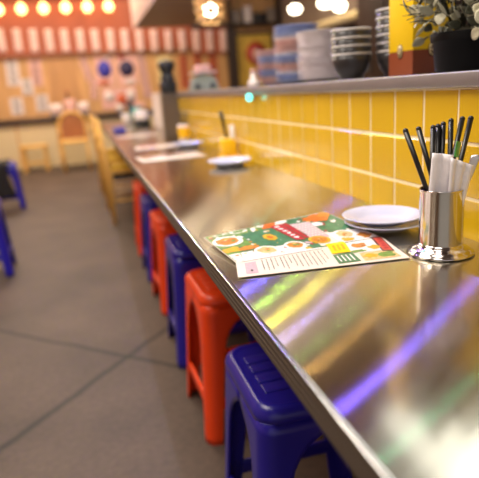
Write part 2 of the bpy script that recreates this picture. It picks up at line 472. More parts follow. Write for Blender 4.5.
def patch(q, m, lv=1, n=6):
    """four (u,v) corners, draped on the page"""
    def f(a, c):
        u = (q[0][0]*(1-a)+q[1][0]*a)*(1-c)+(q[3][0]*(1-a)+q[2][0]*a)*c
        v = (q[0][1]*(1-a)+q[1][1]*a)*(1-c)+(q[3][1]*(1-a)+q[2][1]*a)*c
        return S(min(max(u, .004), .996), min(max(v, .006), .994), .00018*lv)
    pr.grid(f, n, n, m, smooth=False)
def disc(c, ru, rv, m, lv=2, n=20, jit=0.):
    c0 = pr.bm.verts.new(S(c[0], c[1], .00018*lv)); ring = []
    for k in range(n):
        a = 2*PI*k/n; j = 1+R.uniform(-jit, jit)
        ring.append(pr.bm.verts.new(S(min(max(c[0]+ru*j*math.cos(a), .003), .997), min(max(c[1]+rv*j*math.sin(a), .004), .996), .00018*lv)))
    pr._new([pr.bm.faces.new((c0, ring[k], ring[(k+1) % n])) for k in range(n)], m)
def bowl(c, r, food, rim='m_white', lv=3):
    disc(c, r, r*1.12, rim, lv); disc(c, r*.74, r*.83, food, lv+1, jit=.12)
    for k in range(7):
        a = R.uniform(0, 2*PI); q = R.uniform(0, .5)*r
        disc((c[0]+q*math.cos(a), c[1]+q*math.sin(a)), r*.16, r*.18, R.choice(['m_food', 'm_food2', 'm_lgreen', 'm_gold', 'm_coral']), lv+2, 8, .25)
# upper spread
patch([(0, .34), (1, .34), (1, 1), (0, 1)], 'm_green', 1, 12)
patch([(.0, .345), (.5, .345), (.5, .50), (.0, .50)], 'm_white', 2); patch([(.58, .36), (.76, .36), (.78, .60), (.6, .60)], 'm_paper', 2); patch([(.06, .93), (.60, .93), (.66, .99), (.02, .99)], 'm_paper', 2); patch([(.0, .66), (.22, .60), (.24, .95), (.0, .95)], 'm_lgreen', 2)
patch([(.0, .86), (.42, .9), (.45, 1), (0, 1)], 'm_lgreen', 2); patch([(.0, .34), (.06, .34), (.1, .55), (.0, .62)], 'm_lgreen', 2)
patch([(.10, .54), (.28, .42), (.28, .36), (.06, .36)], 'm_green', 2)
patch([(.24, .60), (.47, .44), (.49, .68), (.31, .93)], 'm_green', 3)
disc((.06, .60), .07, .06, 'm_gold', 4, 12, .4); disc((.17, .58), .06, .05, 'm_food', 4, 12, .4)
bowl((.105, .79), .105, 'm_food', lv=4)
disc((.25, .96), .07, .04, 'm_white', 4); disc((.25, .96), .05, .028, 'm_lgreen', 5, 14, .3)
bowl((.25, .46), .078, 'm_food2', lv=5); bowl((.445, .46), .07, 'm_food', lv=5)
for k in range(8):     # gold star flower on the banner
    a = PI*k/4; disc((.38+.028*math.cos(a), .70+.05*math.sin(a)), .017, .03, 'm_gold', 6, 8)
disc((.38, .70), .02, .035, 'm_orange', 7, 10)
patch([(.41, .90), (.50, .89), (.57, .995), (.47, .995)], 'm_orange', 3)
patch([(.50, .55), (.56, .53), (.575, .92), (.48, .92)], 'm_red', 6)
for k in range(6):
    v = .60+.055*k; disc((.532-.002*k, v), .019, .017, 'm_white', 8, 8, .35)
patch([(.57, .56), (.60, .55), (.62, .92), (.58, .92)], 'm_red', 6)
patch([(.61, .52), (.72, .50), (.77, .86), (.62, .88)], 'm_mauve', 5)
for k in range(5):
    for j in range(7):
        u = .625+.025*k; v = .56+.045*j; patch([(u, v), (u+.014, v), (u+.014, v+.02), (u, v+.02)], 'm_paper', 7, 1)
disc((.86, .90), .11, .075, 'm_orange', 5, 18, .25); disc((.78, .78), .05, .045, 'm_white', 5, 12, .1)
disc((.94, .93), .05, .05, 'm_food', 6, 12, .3); disc((.6, .97), .05, .03, 'm_white', 5, 12); disc((.66, .965), .03, .022, 'm_green', 5, 10, .3)
patch([(.76, .57), (.9, .58), (.95, .76), (.78, .7)], 'm_green', 3)
patch([(.72, .36), (.99, .345), (.995, .56), (.74, .58)], 'm_white', 3)
bowl((.63, .48), .07, 'm_food', 'm_gold', 6); bowl((.83, .50), .075, 'm_food2', lv=6)
disc((.93, .42), .05, .045, 'm_food', 6, 12, .3); disc((.79, .40), .04, .035, 'm_gold', 6, 12, .3)
# scattered garnish and speckle of the printed photographs
for k in range(170):
    u, v = R.uniform(.02, .98), R.uniform(.36, .98)
    if (.49 < u < .62 and .52 < v < .94) or (.24 < u < .48 and .5 < v < .9 and R.random() < .7): continue
    q = R.uniform(.006, .022)
    disc((u, v), q, q*1.2, R.choice(['m_white', 'm_white', 'm_paper', 'm_mauve', 'm_food2', 'm_lgreen', 'm_food', 'm_gold', 'm_paper', 'm_red']), 3, 7, .35)
# lower strip
patch([(0.04, .315), (.56, .315), (.56, .322), (0.04, .322)], 'm_dark', 1, 8)
patch([(.0, .323), (.56, .323), (.56, .345), (.0, .345)], 'm_white', 2, 8)
patch([(.72, .16), (.97, .15), (.99, .345), (.70, .345)], 'm_white', 2); disc((.80, .27), .05, .04, 'm_food', 4, 12, .35); disc((.88, .21), .04, .035, 'm_gold', 4, 12, .35)
disc((.76, .18), .05, .02, 'm_lgreen', 4, 12, .3)
patch([(.59, .19), (.71, .18), (.735, .375), (.605, .37)], 'm_yellow', 7)
for k in range(3): patch([(.62+.03*k, .23), (.635+.03*k, .23), (.645+.03*k, .33), (.63+.03*k, .33)], 'm_gold', 9, 1)
patch([(.585, .025), (.72, .03), (.715, .18), (.59, .175)], 'm_green', 3)
for k in range(4): patch([(.605+.027*k, .05), (.614+.027*k, .05), (.614+.027*k, .15), (.605+.027*k, .15)], 'm_white', 5, 1)
patch([(.74, .025), (.965, .03), (.955, .14), (.75, .145)], 'm_food2', 3); disc((.8, .09), .04, .035, 'm_gold', 4, 12, .3); disc((.9, .085), .05, .035, 'm_lgreen', 4, 12, .4)
patch([(.895, .13), (.965, .11), (.995, .36), (.925, .37)], 'm_dark', 4); patch([(.905, .14), (.96, .125), (.985, .34), (.935, .35)], 'm_coral', 5)
for k in range(5): disc((.94+.006*k, .17+.035*k), .014, .011, 'm_red', 7, 8, .3)
patch([(.05, .28), (.12, .28), (.12, .04), (.05, .04)], 'm_mauve', 2)
disc((.085, .10), .008, .018, 'm_dark', 4, 10)
# columns of the price list: broken dashes, unreadable at this size
for k in range(15):
    u = .155+.028*k; v = .285
    ln = R.choice([.16, .2, .24, .22]); 
    if k in (4, 9): u += .004
    while v > .295-ln:
        st = R.uniform(.012, .03); wd = R.choice([.0045, .006])
        patch([(u, v-st), (u+wd, v-st), (u+wd, v), (u, v)], 'm_dark', 3, 1); v -= st+R.uniform(.006, .012)
mset(pr).build('print', mroot, recalc=False)

# ------------------------------------------------------------------ plates on the counter
def plate_prof(r, h=.016, t_=.0035):
    return [(0, .0), (r*.55, 0), (r*.60, .002), (r*.78, h*.55), (r*.985, h*.86), (r, h*.95), (r*.992, h), (r*.97, h), (r*.78, h*.62+t_*.4), (r*.62, .002+t_), (r*.55, t_*.9), (0, t_*.9)]
def plate(name, loc, r, m, label, group=None, h=.016, tilt=0., n=40):
    b = MB(); b.lathe(plate_prof(r, h), m, n=n); o = b.build(name)
    o.location = loc; o.rotation_euler = (0, tilt, 0); return tag(o, label, 'plate', group)
plate('side_plate', (.531, .918, .7544), .078, 'plate', 'pale blue plate at the bottom of the pair beside the menu', 'plates by the menu')
plate('side_plate', (.526, .921, .7655), .076, 'plate', 'pale blue plate on top of the pair beside the menu', 'plates by the menu')

# ------------------------------------------------------------------ cutlery cup
cup = (.5315, .7455, .75)
t = thing('cutlery_cup', 'shiny stainless steel cup with a stepped foot holding black chopsticks', 'cup', cup)
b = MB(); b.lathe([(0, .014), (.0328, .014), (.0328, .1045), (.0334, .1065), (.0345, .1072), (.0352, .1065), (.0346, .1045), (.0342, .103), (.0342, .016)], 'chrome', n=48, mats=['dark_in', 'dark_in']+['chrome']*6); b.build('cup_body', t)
b = MB(); b.lathe([(0, .0005), (.050, .0005), (.0525, .002), (.0525, .0035), (.050, .0055), (.0475, .0065), (.0465, .0085), (.044, .0105), (.0385, .0125), (.0350, .0155), (.0345, .0185), (.030, .0185), (0, .0135)], 'chrome', n=48); b.build('foot', t)
def stick(bot, top, label, rad=.0043):
    bot, top = Vector(bot), Vector(top); d = (top-bot); L = d.length; d.normalize()
    root = thing('chopstick', label, 'chopstick', bot, 0, 'black chopsticks in the steel cup')
    b = MB(); b.tube([Vector((0, 0, 0)), d*(L*.5), d*(L-.006)], [rad*.75, rad*.9, rad], 'black', 10); b.build('shaft', root)
    b = MB(); e = d*(L-.006); b.tube([e, e+d*.003, e+d*.005, e+d*.006], [rad, rad, rad*.75, rad*.3], 'black2', 10); b.build('end_cap', root)
cx, cy = cup[0], cup[1]
stick((cx-.006, cy-.003, .80), (.491, .79, .951), 'leftmost black chopstick, leaning far left out of the cup')
stick((cx+.001, cy-.009, .80), (.515, .79, .952), 'second black chopstick from the left, leaning left')
stick((cx-.003, cy+.025, .768), (.548, .797, .9515), 'leftmost of the four upright black chopsticks behind the napkins')
stick((cx+.006, cy+.0245, .768), (.558, .798, .9525), 'second of the four upright black chopsticks behind the napkins')
stick((cx+.012, cy+.0215, .768), (.567, .797, .9555), 'third of the four upright black chopsticks behind the napkins')
stick((cx+.020, cy+.010, .768), (.5785, .793, .9600), 'tallest and rightmost of the four upright black chopsticks')
stick((cx+.001, cy+.007, .80), (.594, .784, .962), 'inner of the two black chopsticks leaning right towards the tiles')
stick((cx+.006, cy-.003, .80), (.601, .772, .9625), 'outermost black chopstick leaning right against the tiles')
def napkin(quad_b, quad_t, label, th=.0035, folds=3):
    b = MB(); (b0, b1), (t0, t1) = quad_b, quad_t
    b0, b1, t0, t1 = map(Vector, (b0, b1, t0, t1)); nrm = (b1-b0).cross(t0-b0).normalized()
    def f(u, v): return b0.lerp(b1, u).lerp(t0.lerp(t1, u), v) + nrm*(.0022*math.sin(u*folds*PI)+.0012*math.sin(v*5+u*3))
    b.grid(f, 12, 14, 'napkin'); return tag(b.build('napkin', solid=th, off=0), label, 'napkin', 'napkins in the cup')
RV = Vector((.963, -.271, 0)); FV = Vector((.252, .968, 0)); CV = Vector((cx, cy, 0))
def cp(r_, f_, z): return CV+RV*r_+FV*f_+Vector((0, 0, z))
napkin((cp(-.029, -.012, .80), cp(.000, -.018, .80)), (cp(-.021, -.014, .915), cp(.007, -.020, .911)), 'broad white folded napkin standing at the left in the steel cup', .004)
napkin((cp(-.004, -.025, .80), cp(.020, -.020, .80)), (cp(.002, -.029, .908), cp(.036, -.023, .894)), 'narrower pleated white napkin at the right in the steel cup', .004, 5)
b = MB(); b.box((-.006, -.001, -.012), (.006, .001, .012), 'green', bev=.0009); o = b.build('sweet_wrapper')
o.location = cp(.017, -.013, .918); o.rotation_euler = (0, .25, .4); tag(o, 'tiny green wrapped packet peeking out above the napkins', 'packet')
t = thing('spoon', 'steel spoon handle leaning right out of the cup', 'spoon', (cx+.010, cy-.010, .80))
p0 = Vector((0, 0, 0)); p1 = Vector((.583-cx-.010, .734-cy+.010, .906-.80))
b = MB()
def sp(u, v):
    p = p0.lerp(p1, v); wd = .0042+.003*v**2; s_ = (u-.5)*2
    return p+Vector((.8, -.6, 0))*s_*wd+Vector((.004, .004, 0))*(math.sin(v*PI)-1.6*max(0, v-.75)) + Vector((0, 0, -.002*s_*s_*v))
b.grid(sp, 6, 16, 'spoon'); b.build('handle', t, solid=.0016)
b = MB(); b.lathe([(0, -.0015), (.006, -.0012), (.0085, .0012), (.0078, .0014), (.005, -.0002), (0, -.0004)], 'spoon', o=(-.004, -.004, .002), n=16, rot=Matrix.Rotation(1.1, 3, 'Y')); b.build('bowl', t)

# ------------------------------------------------------------------ ledge goods
z0 = SH+.0012
def stack(x, y, cols, r, pitch, kindlabel, group, h=.015):
    n = len(cols)
    for i, m in enumerate(cols):
        nm = {'plate_w': 'white', 'plate_p': 'pink', 'plate_b': 'blue'}[m]
        if i == n-1: where = 'on the very top'
        elif i == 0: where = 'at the very bottom'
        else: where = '%s from the bottom' % ['', 'second', 'third', 'fourth', 'fifth', 'sixth', 'seventh', 'eighth', 'ninth', 'tenth', 'eleventh', 'twelfth', 'thirteenth', 'fourteenth', 'fifteenth', 'sixteenth', 'seventeenth'][i]
        plate('stacked_plate', (x+R.uniform(-.002, .002), y+R.uniform(-.002, .002), z0+i*pitch), r, m, '%s plate %s of the %s' % (nm, where, kindlabel), group, h, n=28)
pb = lambda s_: [{'w': 'plate_w', 'p': 'plate_p', 'b': 'plate_b'}[c] for c in s_]
stack(.745, 1.665, pb('w'*14), .082, .0102, 'white plate stack beside the dark bowls', 'white plates on the ledge')
stack(.735, 1.865, pb('bbwppbbwpppwbbb'), .078, .0122, 'taller pink and blue plate stack', 'striped plate stack, tall', .016)
stack(.735, 2.07, pb('ppbbppbbpp'), .078, .0122, 'shorter, leftmost pink and blue plate stack', 'striped plate stack, short', .016)
def bowls(x, y, n, r, pitch, kindlabel, group):
    ordn = ['lowest', 'second', 'third', 'fourth', 'fifth', 'sixth', 'seventh', 'eighth', 'ninth']
    for i in range(n):
        root = thing('dark_bowl', '%s dark bowl%s in the %s' % ('topmost' if i == n-1 else ordn[i], '' if i in (0, n-1) else ' from the bottom', kindlabel), 'bowl', (x, y, z0+i*pitch), 0, group)
        b = MB(); b.lathe([(0, .0), (r*.58, 0), (r*.63, .010), (r*.82, .022), (r*.93, .040), (r*.98, .058), (r*.95, .058), (r*.89, .041), (r*.77, .026), (r*.56, .0135), (0, .013)], 'bowl', n=26); b.build('bowl_body', root)
        b = MB(); b.lathe([(r*.952, .0582), (r*.99, .0582), (r*1.02, .061), (r*1.0, .0638), (r*.955, .0625), (r*.952, .0582)], 'bowl_rim', n=26); b.build('rim', root)
bowls(.69, 1.365, 4, .052, .0195, 'short stack before the white plates', 'dark bowls, short stack')
bowls(.79, 1.312, 6, .052, .0195, 'tall stack beside the yellow carton', 'dark bowls, tall stack')

# carton
t = thing('carton', 'tall yellow and brown carton with oval badges, beside the potted plant', 'box', (.72, 1.13, z0))
b = MB(); b.box((0, 0, 0), (.105, .1, .052), 'card_b'); b.build('lower_band', t)
b = MB(); b.box((0, 0, .0522), (.105, .1, .30), 'card_y', bev=.0012); b.build('box_body', t)
def badge(ctr, axis):
    b = MB()
    for rr, th, m in ((1, .0012, 'badge_d'), (.86, .0016, 'badge'), (.62, .002, 'badge_d')):
        rot = Matrix.Rotation(-PI/2, 3, 'Y') if axis == 0 else Matrix.Rotation(PI/2, 3, 'X')
        sx, sy = (.0155*rr, .0105*rr) if axis == 0 else (.0105*rr, .0155*rr)
        b.lathe([(0, 0), (1, 0), (1, th), (0, th)], m, o=ctr, n=24, rot=rot, sx=sx, sy=sy)
    d = Vector((-1, 0, 0)) if axis == 0 else Vector((0, -1, 0)); e = Vector((0, 1, 0)) if axis == 0 else Vector((1, 0, 0))
    c = Vector(ctr)+d*.0022; b.poly([c+Vector((0, 0, .008)), c+e*.0035, c-Vector((0, 0, .008)), c-e*.0035], 'badge')
    b.build('badge', t, recalc=False)
badge((-.0003, .05, .052), 0); badge((.05, -.0003, .052), 1)

# potted plant
t = thing('potted_plant', 'dusty grey green leafy plant in a black plastic pot on the ledge', 'plant', (.735, .985, z0))
b = MB(); b.lathe([(0, 0), (.046, 0), (.048, .003), (.053, .056), (.0565, .057), (.0575, .060), (.0585, .072), (.057, .074), (.054, .074), (.052, .064), (0, .062)], 'pot', n=36); b.build('pot', t)
b = MB(); b.lathe([(0, .0685), (.03, .067), (.0505, .065), (.05, .0645), (0, .0645)], 'soil', n=24); b.build('soil', t)
fo = MB()
def leaf(base, d, L, W, m, curl=.25, up=Vector((0, 0, 1))):
    d = d.normalized(); s_ = d.cross(up)
    s_ = s_.normalized() if s_.length > .05 else Vector((1, 0, 0)); nn = s_.cross(d)
    def f(u, v):
        wd = W*(math.sin(PI*min(1, (v*.94+.03)))**.8)*(1-.25*v); x = (u-.5)*2
        return base+d*(L*v)+s_*(x*wd)+nn*(L*curl*(v*v*-.8)+abs(x)*wd*.28)
    fo.grid(f, 4, 7, m)
stems = MB()
for k in range(400):
    a = R.uniform(0, 2*PI); el = R.uniform(-.25, 1.4); rr = .045+.055*R.random()
    p = Vector((math.cos(a)*math.cos(el)*rr*1.15, math.sin(a)*math.cos(el)*rr*.95, (.082+math.sin(el)*rr*1.2)))
    if p.y > .10 or (p.xy.length < .062 and p.z < .078) or (p.x < -.05 and p.z < .1): continue
    outw = (p-Vector((0, 0, .06))).normalized()
    d = outw+Vector((R.uniform(-.6, .6), R.uniform(-.6, .6), R.uniform(-.4, .5)))
    if R.random() < .6:
        d = outw*.35+Vector((R.uniform(-1, 1), R.uniform(-1, 1), R.uniform(-.6, 1)))
        leaf(p, d, R.uniform(.024, .034), R.uniform(.008, .0125), R.choice(['leaf', 'leaf', 'leaf2', 'leaf2', 'leaf3']), .2, outw+Vector((R.uniform(-.3, .3), R.uniform(-.3, .3), R.uniform(-.3, .3))))
    else:
        leaf(p, d, R.uniform(.03, .045), R.uniform(.0028, .005), R.choice(['leaf', 'leaf3', 'leaf3']))
# long narrow leaves reaching left past the carton
for k in range(13):
    zz = .09+.008*k; yy = R.uniform(-.05, .015)
    leaf(Vector((-.075, yy, zz)), Vector((-1, R.uniform(-.5, .25), R.uniform(-.35, .35))), R.uniform(.035, .055), R.uniform(.004, .008), R.choice(['leaf', 'leaf3']), .2)
for (px, pz, yy) in ((-.052, .108, -.075), (-.028, .115, -.085), (-.004, .10, -.095), (.03, .105, -.085), (-.02, .088, -.09), (.05, .09, -.075), (.015, .118, -.09), (-.04, .128, -.09), (.06, .115, -.07), (-.05, .10, -.085), (-.015, .122, -.085), (.0, .135, -.09), (.035, .128, -.08), (.012, .092, -.095), (-.035, .095, -.09)):
    leaf(Vector((px, yy-.024, pz)), Vector((R.uniform(-.7, .7), -.3, R.uniform(-.8, .8))), .031, .0135, 'leaf2', .12, Vector((-.45, -.85, .15)))
for k in range(110):
    px, pz = R.uniform(-.085, .10), R.uniform(.086, .23)
    yy = -.075-.02*R.random()+abs(px)*.25+max(0, pz-.12)*.3
    wide = R.random() < .7
    leaf(Vector((px, yy, pz)), Vector((R.uniform(-.9, .9), R.uniform(-.35, .1), R.uniform(-.5, .9))), R.uniform(.024, .034), R.uniform(.008, .013) if wide else .004, R.choice(['leaf', 'leaf', 'leaf2', 'leaf3', 'leaf3']), .15, Vector((R.uniform(-.8, .1), -.85, R.uniform(-.2, .5))))
fo.build('foliage', t, solid=.0009)
for k in range(9):
    a = 2*PI*k/9; stems.tube([(.018*math.cos(a), .018*math.sin(a), .084), (.035*math.cos(a), .03*math.sin(a), .13), (.075*math.cos(a), .055*math.sin(a), .175)], [.0026, .002, .001], 'leaf3', 6)
stems.build('stems', t)

# small teal light on the ledge
t = thing('indicator_lamp', 'tiny glowing teal light at the front of the ledge', 'light', (.604, 1.99, .992))
b = MB(); b.box((-.001, -.012, -.008), (.0055, .012, .02), 'grey', bev=.002); b.build('lamp_housing', t)
b = MB(); b.lathe([(0, -.014), (.008, -.011), (.012, 0), (.008, .011), (0, .014)], 'tealled', o=(-.010, 0, .004), n=12); b.build('lamp_lens', t)

# things standing at the far end of the ledge
t = thing('coffee_grinder', 'dark coffee grinder standing on the grey post at the end of the tiled wall', 'grinder', (.56, 3.765, 0))
b = MB(); b.box((-.038, -.01, 1.0305), (.068, .08, 1.11), 'black2', bev=.012); b.lathe([(.042, 1.105), (.05, 1.13), (.038, 1.15)], 'black2', o=(.015, .03, 0), n=18); b.build('grinder_body', t)
b = MB(); b.lathe([(.032, 1.145), (.055, 1.2), (.058, 1.225), (.03, 1.24), (0, 1.245)], 'black2', o=(.015, .03, 0), n=20); b.build('hopper', t)
b = MB(); b.tube([(.015, -.03, 1.12), (.01, -.075, 1.115)], .01, 'black2', 8); b.build('spout', t)
t = thing('kitchen_scale', 'pale teal kitchen scale with a tray at the far end of the ledge', 'scale', (.765, 3.56, SH+.001))
t.scale = (.88, .88, .88)
b = MB(); b.prism([(-.1, 0), (.1, 0), (.085, .075), (.05, .105), (-.05, .105), (-.085, .075)], 'teal', 1, -.06, .06); b.build('scale_body', t)
b = MB(); b.box((-.085, -.08, .118), (.085, .08, .128), 'white', bev=.003); b.lathe([(.02, .105), (.02, .119)], 'grey', n=12); b.build('tray', t)
for sx in (-1, 1):
    b = MB(); b.lathe([(0, 0), (.018, 0), (.018, .008), (0, .008)], 'black2', o=(.055*sx, -.061, .03), n=14, rot=Matrix.Rotation(PI/2, 3, 'X')); b.build('knob', t)
b = MB(); b.box((-.045, -.05, .114), (.045, .05, .155), 'paper_pk', bev=.012); o = b.build('food_packet'); o.location = (.765, 3.56, SH+.001); tag(o, 'pinkish food packet lying on the teal kitchen scale', 'packet')
t = thing('condiment_bottle', 'small white bottle on the ledge left of the plate stacks', 'bottle', (.70, 2.27, z0))
b = MB(); b.lathe([(0, 0), (.022, 0), (.024, .01), (.02, .022), (.011, .03), (.009, .055), (0, .056)], 'white', n=18); b.build('bottle_body', t)
b = MB(); b.lathe([(0, .0565), (.011, .0565), (.011, .068), (0, .07)], 'paper_pk', n=14); b.build('cap', t)

# ------------------------------------------------------------------ further settings on the counter
plate('side_plate', (.515, 2.04, CT+.0012), .085, 'plate', 'white plate beside the yellow chopstick holder', h=.022)
plate('side_plate', (.525, 2.95, CT+.0012), .085, 'plate', 'farthest pale blue plate, near the end of the tiles', h=.02)
def far_menu(c, rz, label, w_=.29, d_=.21):
    t = thing('menu', label, 'menu', (c[0], c[1], CT+.001), rz, 'menus farther along')
    b = MB(); b.grid(lambda u, v: (-w_/2+w_*u, -d_/2+d_*v, .004*math.sin(u*PI*.9)*math.sin(v*3)+.001), 8, 8, 'm_paper'); b.build('page', t, solid=.0008, off=-1)
    b = MB(); rr = random.Random(int(c[1]*100))
    for i in range(5):
        for j in range(3):
            if rr.random() < .25: continue
            u0, v0 = .06+.18*i, .36+.2*j; m = rr.choice(['m_green', 'm_food', 'm_red', 'm_mauve', 'm_orange', 'm_white', 'm_food2'])
            f = lambda u, v: (-w_/2+w_*(u0+.16*u), -d_/2+d_*(v0+.17*v), .004*math.sin((u0+.16*u)*PI*.9)*math.sin((v0+.17*v)*3)+.0016)
            b.grid(f, 3, 3, m, smooth=False)
    b.build('print', t, recalc=False)
far_menu((.36, 2.52), .08, 'printed menu on the counter before the far white plate')
far_menu((.40, 3.1), -.1, 'pinkish printed menu farther along the counter, beside the farthest plate')
far_menu((.36, 4.1), .05, 'menu sheet lying by the first wooden chair', .28, .2)
t = thing('chopstick_holder', 'square yellow chopstick holder against the tiles in mid distance', 'holder', (.578, 2.30, CT))
b = MB(); 
b.box((-.038, -.038, .001), (.038, .038, .012), 'holder', bev=.004); b.box((-.031, -.031, .012), (.031, .031, .078), 'holder', bev=.006); b.build('holder_body', t)
def far_stick(bot, top, label, g):
    b = MB(); b.tube([bot, top], [.0035, .0046], 'black', 8); tag(b.build('chopstick'), label, 'chopstick', g)
far_stick((.572, 2.29, .832), (.548, 2.28, .945), 'left black chopstick in the yellow holder', 'chopsticks in the yellow holder')
far_stick((.578, 2.30, .832), (.560, 2.29, .943), 'right black chopstick in the yellow holder', 'chopsticks in the yellow holder')
b = MB(); b.box((.586, 2.27, .8295), (.606, 2.285, .885), 'napkin', bev=.003); tag(b.build('napkin'), 'white folded napkin standing in the yellow holder', 'napkin')
t = thing('chopstick_holder', 'pale chopstick pot near the far end of the tiles', 'holder', (.562, 3.28, CT))
b = MB(); b.lathe([(0, .001), (.03, .001), (.033, .1), (.03, .1), (.027, .008), (0, .008)], 'white', n=20); b.build('holder_body', t)
b = MB(); b.lathe([(.0312, .02), (.0335, .035), (.0345, .07), (.0332, .085)], 'holder', n=20); b.build('label_band', t)
far_stick((.560, 3.28, .762), (.55, 3.275, .93), 'left black chopstick in the pale far pot', 'chopsticks in the pale pot')
far_stick((.566, 3.285, .762), (.572, 3.28, .935), 'middle black chopstick in the pale far pot', 'chopsticks in the pale pot')
far_stick((.572, 3.28, .762), (.590, 3.275, .925), 'right black chopstick in the pale far pot', 'chopsticks in the pale pot')
# cluster at the end of the counter
def tumbler(x, y, r, h, m, label):
    b = MB(); b.lathe([(0, .001), (r*.8, .001), (r, h), (r*.92, h), (r*.74, .008), (0, .008)], m, o=(0, 0, 0), n=20); o = b.build('tumbler'); o.location = (x, y, CT); tag(o, label, 'cup')
tumbler(.555, 6.0, .06, .17, 'glass_t', 'teal tumbler at the far end of the counter')
tumbler(.45, 6.1, .055, .11, 'paper', 'clear pale tumbler left of the teal one')
t = thing('rice_cooker', 'white rounded pot with a dark base on the far counter', 'pot', (.555, 5.55, CT))
b = MB(); b.lathe([(0, .001), (.075, .001), (.08, .05), (.075, .055), (0, .055)], 'black2', n=22); b.build('base', t)
b = MB(); b.lathe([(.074, .056), (.076, .1), (.06, .135), (.02, .15), (0, .15)], 'white', n=22); b.build('lid', t)
b = MB(); b.lathe([(0, .151), (.014, .151), (.014, .17), (0, .172)], 'black2', n=12); b.build('knob', t)
b = MB(); b.box((.235, 4.75, CT+.001), (.33, 4.9, CT+.03), 'paper_bl', bev=.004); tag(b.build('napkin_box'), 'flat violet box on the counter by the chairs', 'box')

# ------------------------------------------------------------------ back wall dressing
for k in range(17):
    x = -1.33+.243*k; s_ = -.045*(x+1.1)
    b = MB(); zz = 1.84+s_; tw = R.uniform(-.006, .006)
    xl = x-.06
    b.grid(lambda u, v: (xl+.12*u+tw*v, 9.9285-.008*math.sin(u*PI)-.004*(1+math.sin(v*4+k))*math.sin(v*PI), zz+.36*v), 3, 6, 'paper_st')
    nth = ['leftmost', 'second', 'third', 'fourth', 'fifth', 'sixth', 'seventh', 'eighth', 'ninth', 'tenth', 'eleventh', 'twelfth', 'thirteenth', 'fourteenth', 'fifteenth', 'sixteenth', 'rightmost'][k]
    t_ = b.build('paper_strip', solid=.002); tag(t_, 'pale paper strip on the back wall, %s of the long row' % nth, 'paper strip', 'paper strips in a row')
t = thing('power_cable', 'dark cord carrying the row of bulbs across the glow-tinted board', 'cord', (0, 9.86, 2.6))
b = MB(); b.tube([(-2.4+.2*k, 0, .012*math.cos(k*1.05*PI)) for k in range(22)], .008, 'black2', 6); b.build('cord_line', t)
for k in range(7):
    x = -1.37+.335*k
    root = thing('light_bulb', '%s glowing orange bulb in the row above the paper strips' % ['hidden leftmost', 'leftmost visible', 'second', 'third', 'fourth', 'fifth', 'sixth'][k], 'bulb', (x, 9.8, 2.46), 0, 'orange bulbs in a row')
    b = MB(); b.lathe([(0, -.082), (.04, -.072), (.072, -.03), (.075, 0), (.065, .035), (.035, .07), (.026, .085)], 'bulb', n=20); b.build('glass_globe', root)
    b = MB(); b.lathe([(.027, .085), (.03, .09), (.03, .125), (.015, .14), (0, .14)], 'black2', n=14); b.build('socket', root)
def poster(x0, x1, za, zb, m, label, rz=0., marks=None, y=9.9935, seed=0, name='poster'):
    t = thing(name, label, 'poster', ((x0+x1)/2, y, (za+zb)/2)); w_, h_ = x1-x0, zb-za
    b = MB(); b.box((-w_/2, 0, -h_/2), (w_/2, .006, h_/2), m); b.build('sheet', t)
    rr = random.Random(seed); b = MB()
    if marks == 'text':
        n = max(3, int(h_/.05))
        for i in range(n):
            zc = h_/2-(i+.7)*h_/(n+.4); q = rr.uniform(.2, .36)*w_
            b.box((-q, -.002, zc-.009), (q, -.0003, zc+.009), 'ink')
    elif marks:
        for (cx_, cz_, r1, r2, mm) in marks:
            b.lathe([(0, 0), (1, 0), (1, .003), (0, .003)], mm, o=(cx_*w_, -.0003, cz_*h_), n=18, rot=Matrix.Rotation(PI/2, 3, 'X'), sx=r1*w_, sy=r2*h_)
    if marks: b.build('print', t)
    t.rotation_euler = (0, rz, 0); return t
poster(-1.1, -.9, 1.32, 1.80, 'paper', 'tall white notice, leftmost on the plywood wall', .03, 'text', seed=1)
poster(-.74, -.54, 1.30, 1.79, 'paper_pk', 'tall pinkish notice right of the leftmost tall white one', .03, 'text', seed=2)
poster(-.9, -.72, 1.17, 1.42, 'paper', 'small white notice between and below the two tall ones', 0, 'text', 9.985, seed=3)
poster(-1.12, -.92, .86, 1.13, 'paper', 'small square white notice low at the far left', 0, 'text', seed=4)
poster(-.72, -.52, .88, 1.15, 'paper', 'small square white notice low beside the plywood sheet', 0, 'text', seed=5)
b = MB(); b.box((-.47, 9.99, .83), (.02, 9.9995, 1.7), 'ply2'); tag(b.build('plywood_sheet'), 'plain brown plywood sheet between the notices and the posters', 'panel')
poster(.10, .23, 1.33, 1.74, 'paper_pk', 'narrow pink strip left of the blue poster', -.22, 'text', seed=6)
poster(.19, .30, 1.02, 1.36, 'paper_pk', 'narrow pink slip below the slanted pink strip', .05, 'text', seed=7, y=9.985)
poster(.30, .62, 1.22, 1.80, 'paper_pk', 'pink poster with a large blue shape', 0, [(0, -.02, .36, .24, 'paper_bl'), (.2, .34, .2, .1, 'paper'), (-.1, -.4, .3, .07, 'paper_or')], seed=8)
poster(.66, 1.0, 1.22, 1.78, 'paper_pk', 'pink poster with a dark navy shape', 0, [(0, -.02, .38, .24, 'paper_dk'), (-.2, .36, .2, .1, 'art_r'), (.1, -.4, .3, .07, 'paper')], seed=9)
poster(.36, .96, .84, 1.19, 'paper_pk', 'wide pale pink poster below the blue and navy ones', 0, [(-.3, .1, .14, .26, 'paper'), (.05, -.1, .14, .3, 'paper_or'), (.32, .1, .12, .3, 'paper'), (.3, -.25, .07, .15, 'paper_dk')], seed=10)
poster(1.04, 1.18, .98, 1.74, 'paper_pk', 'long slanted pink strip right of the posters', -.10, 'text', seed=11, y=9.985)
poster(1.35, 1.62, 1.2, 1.66, 'badge', 'cream poster behind the coffee grinder', 0, [(0, .1, .3, .2, 'paper')], seed=12)
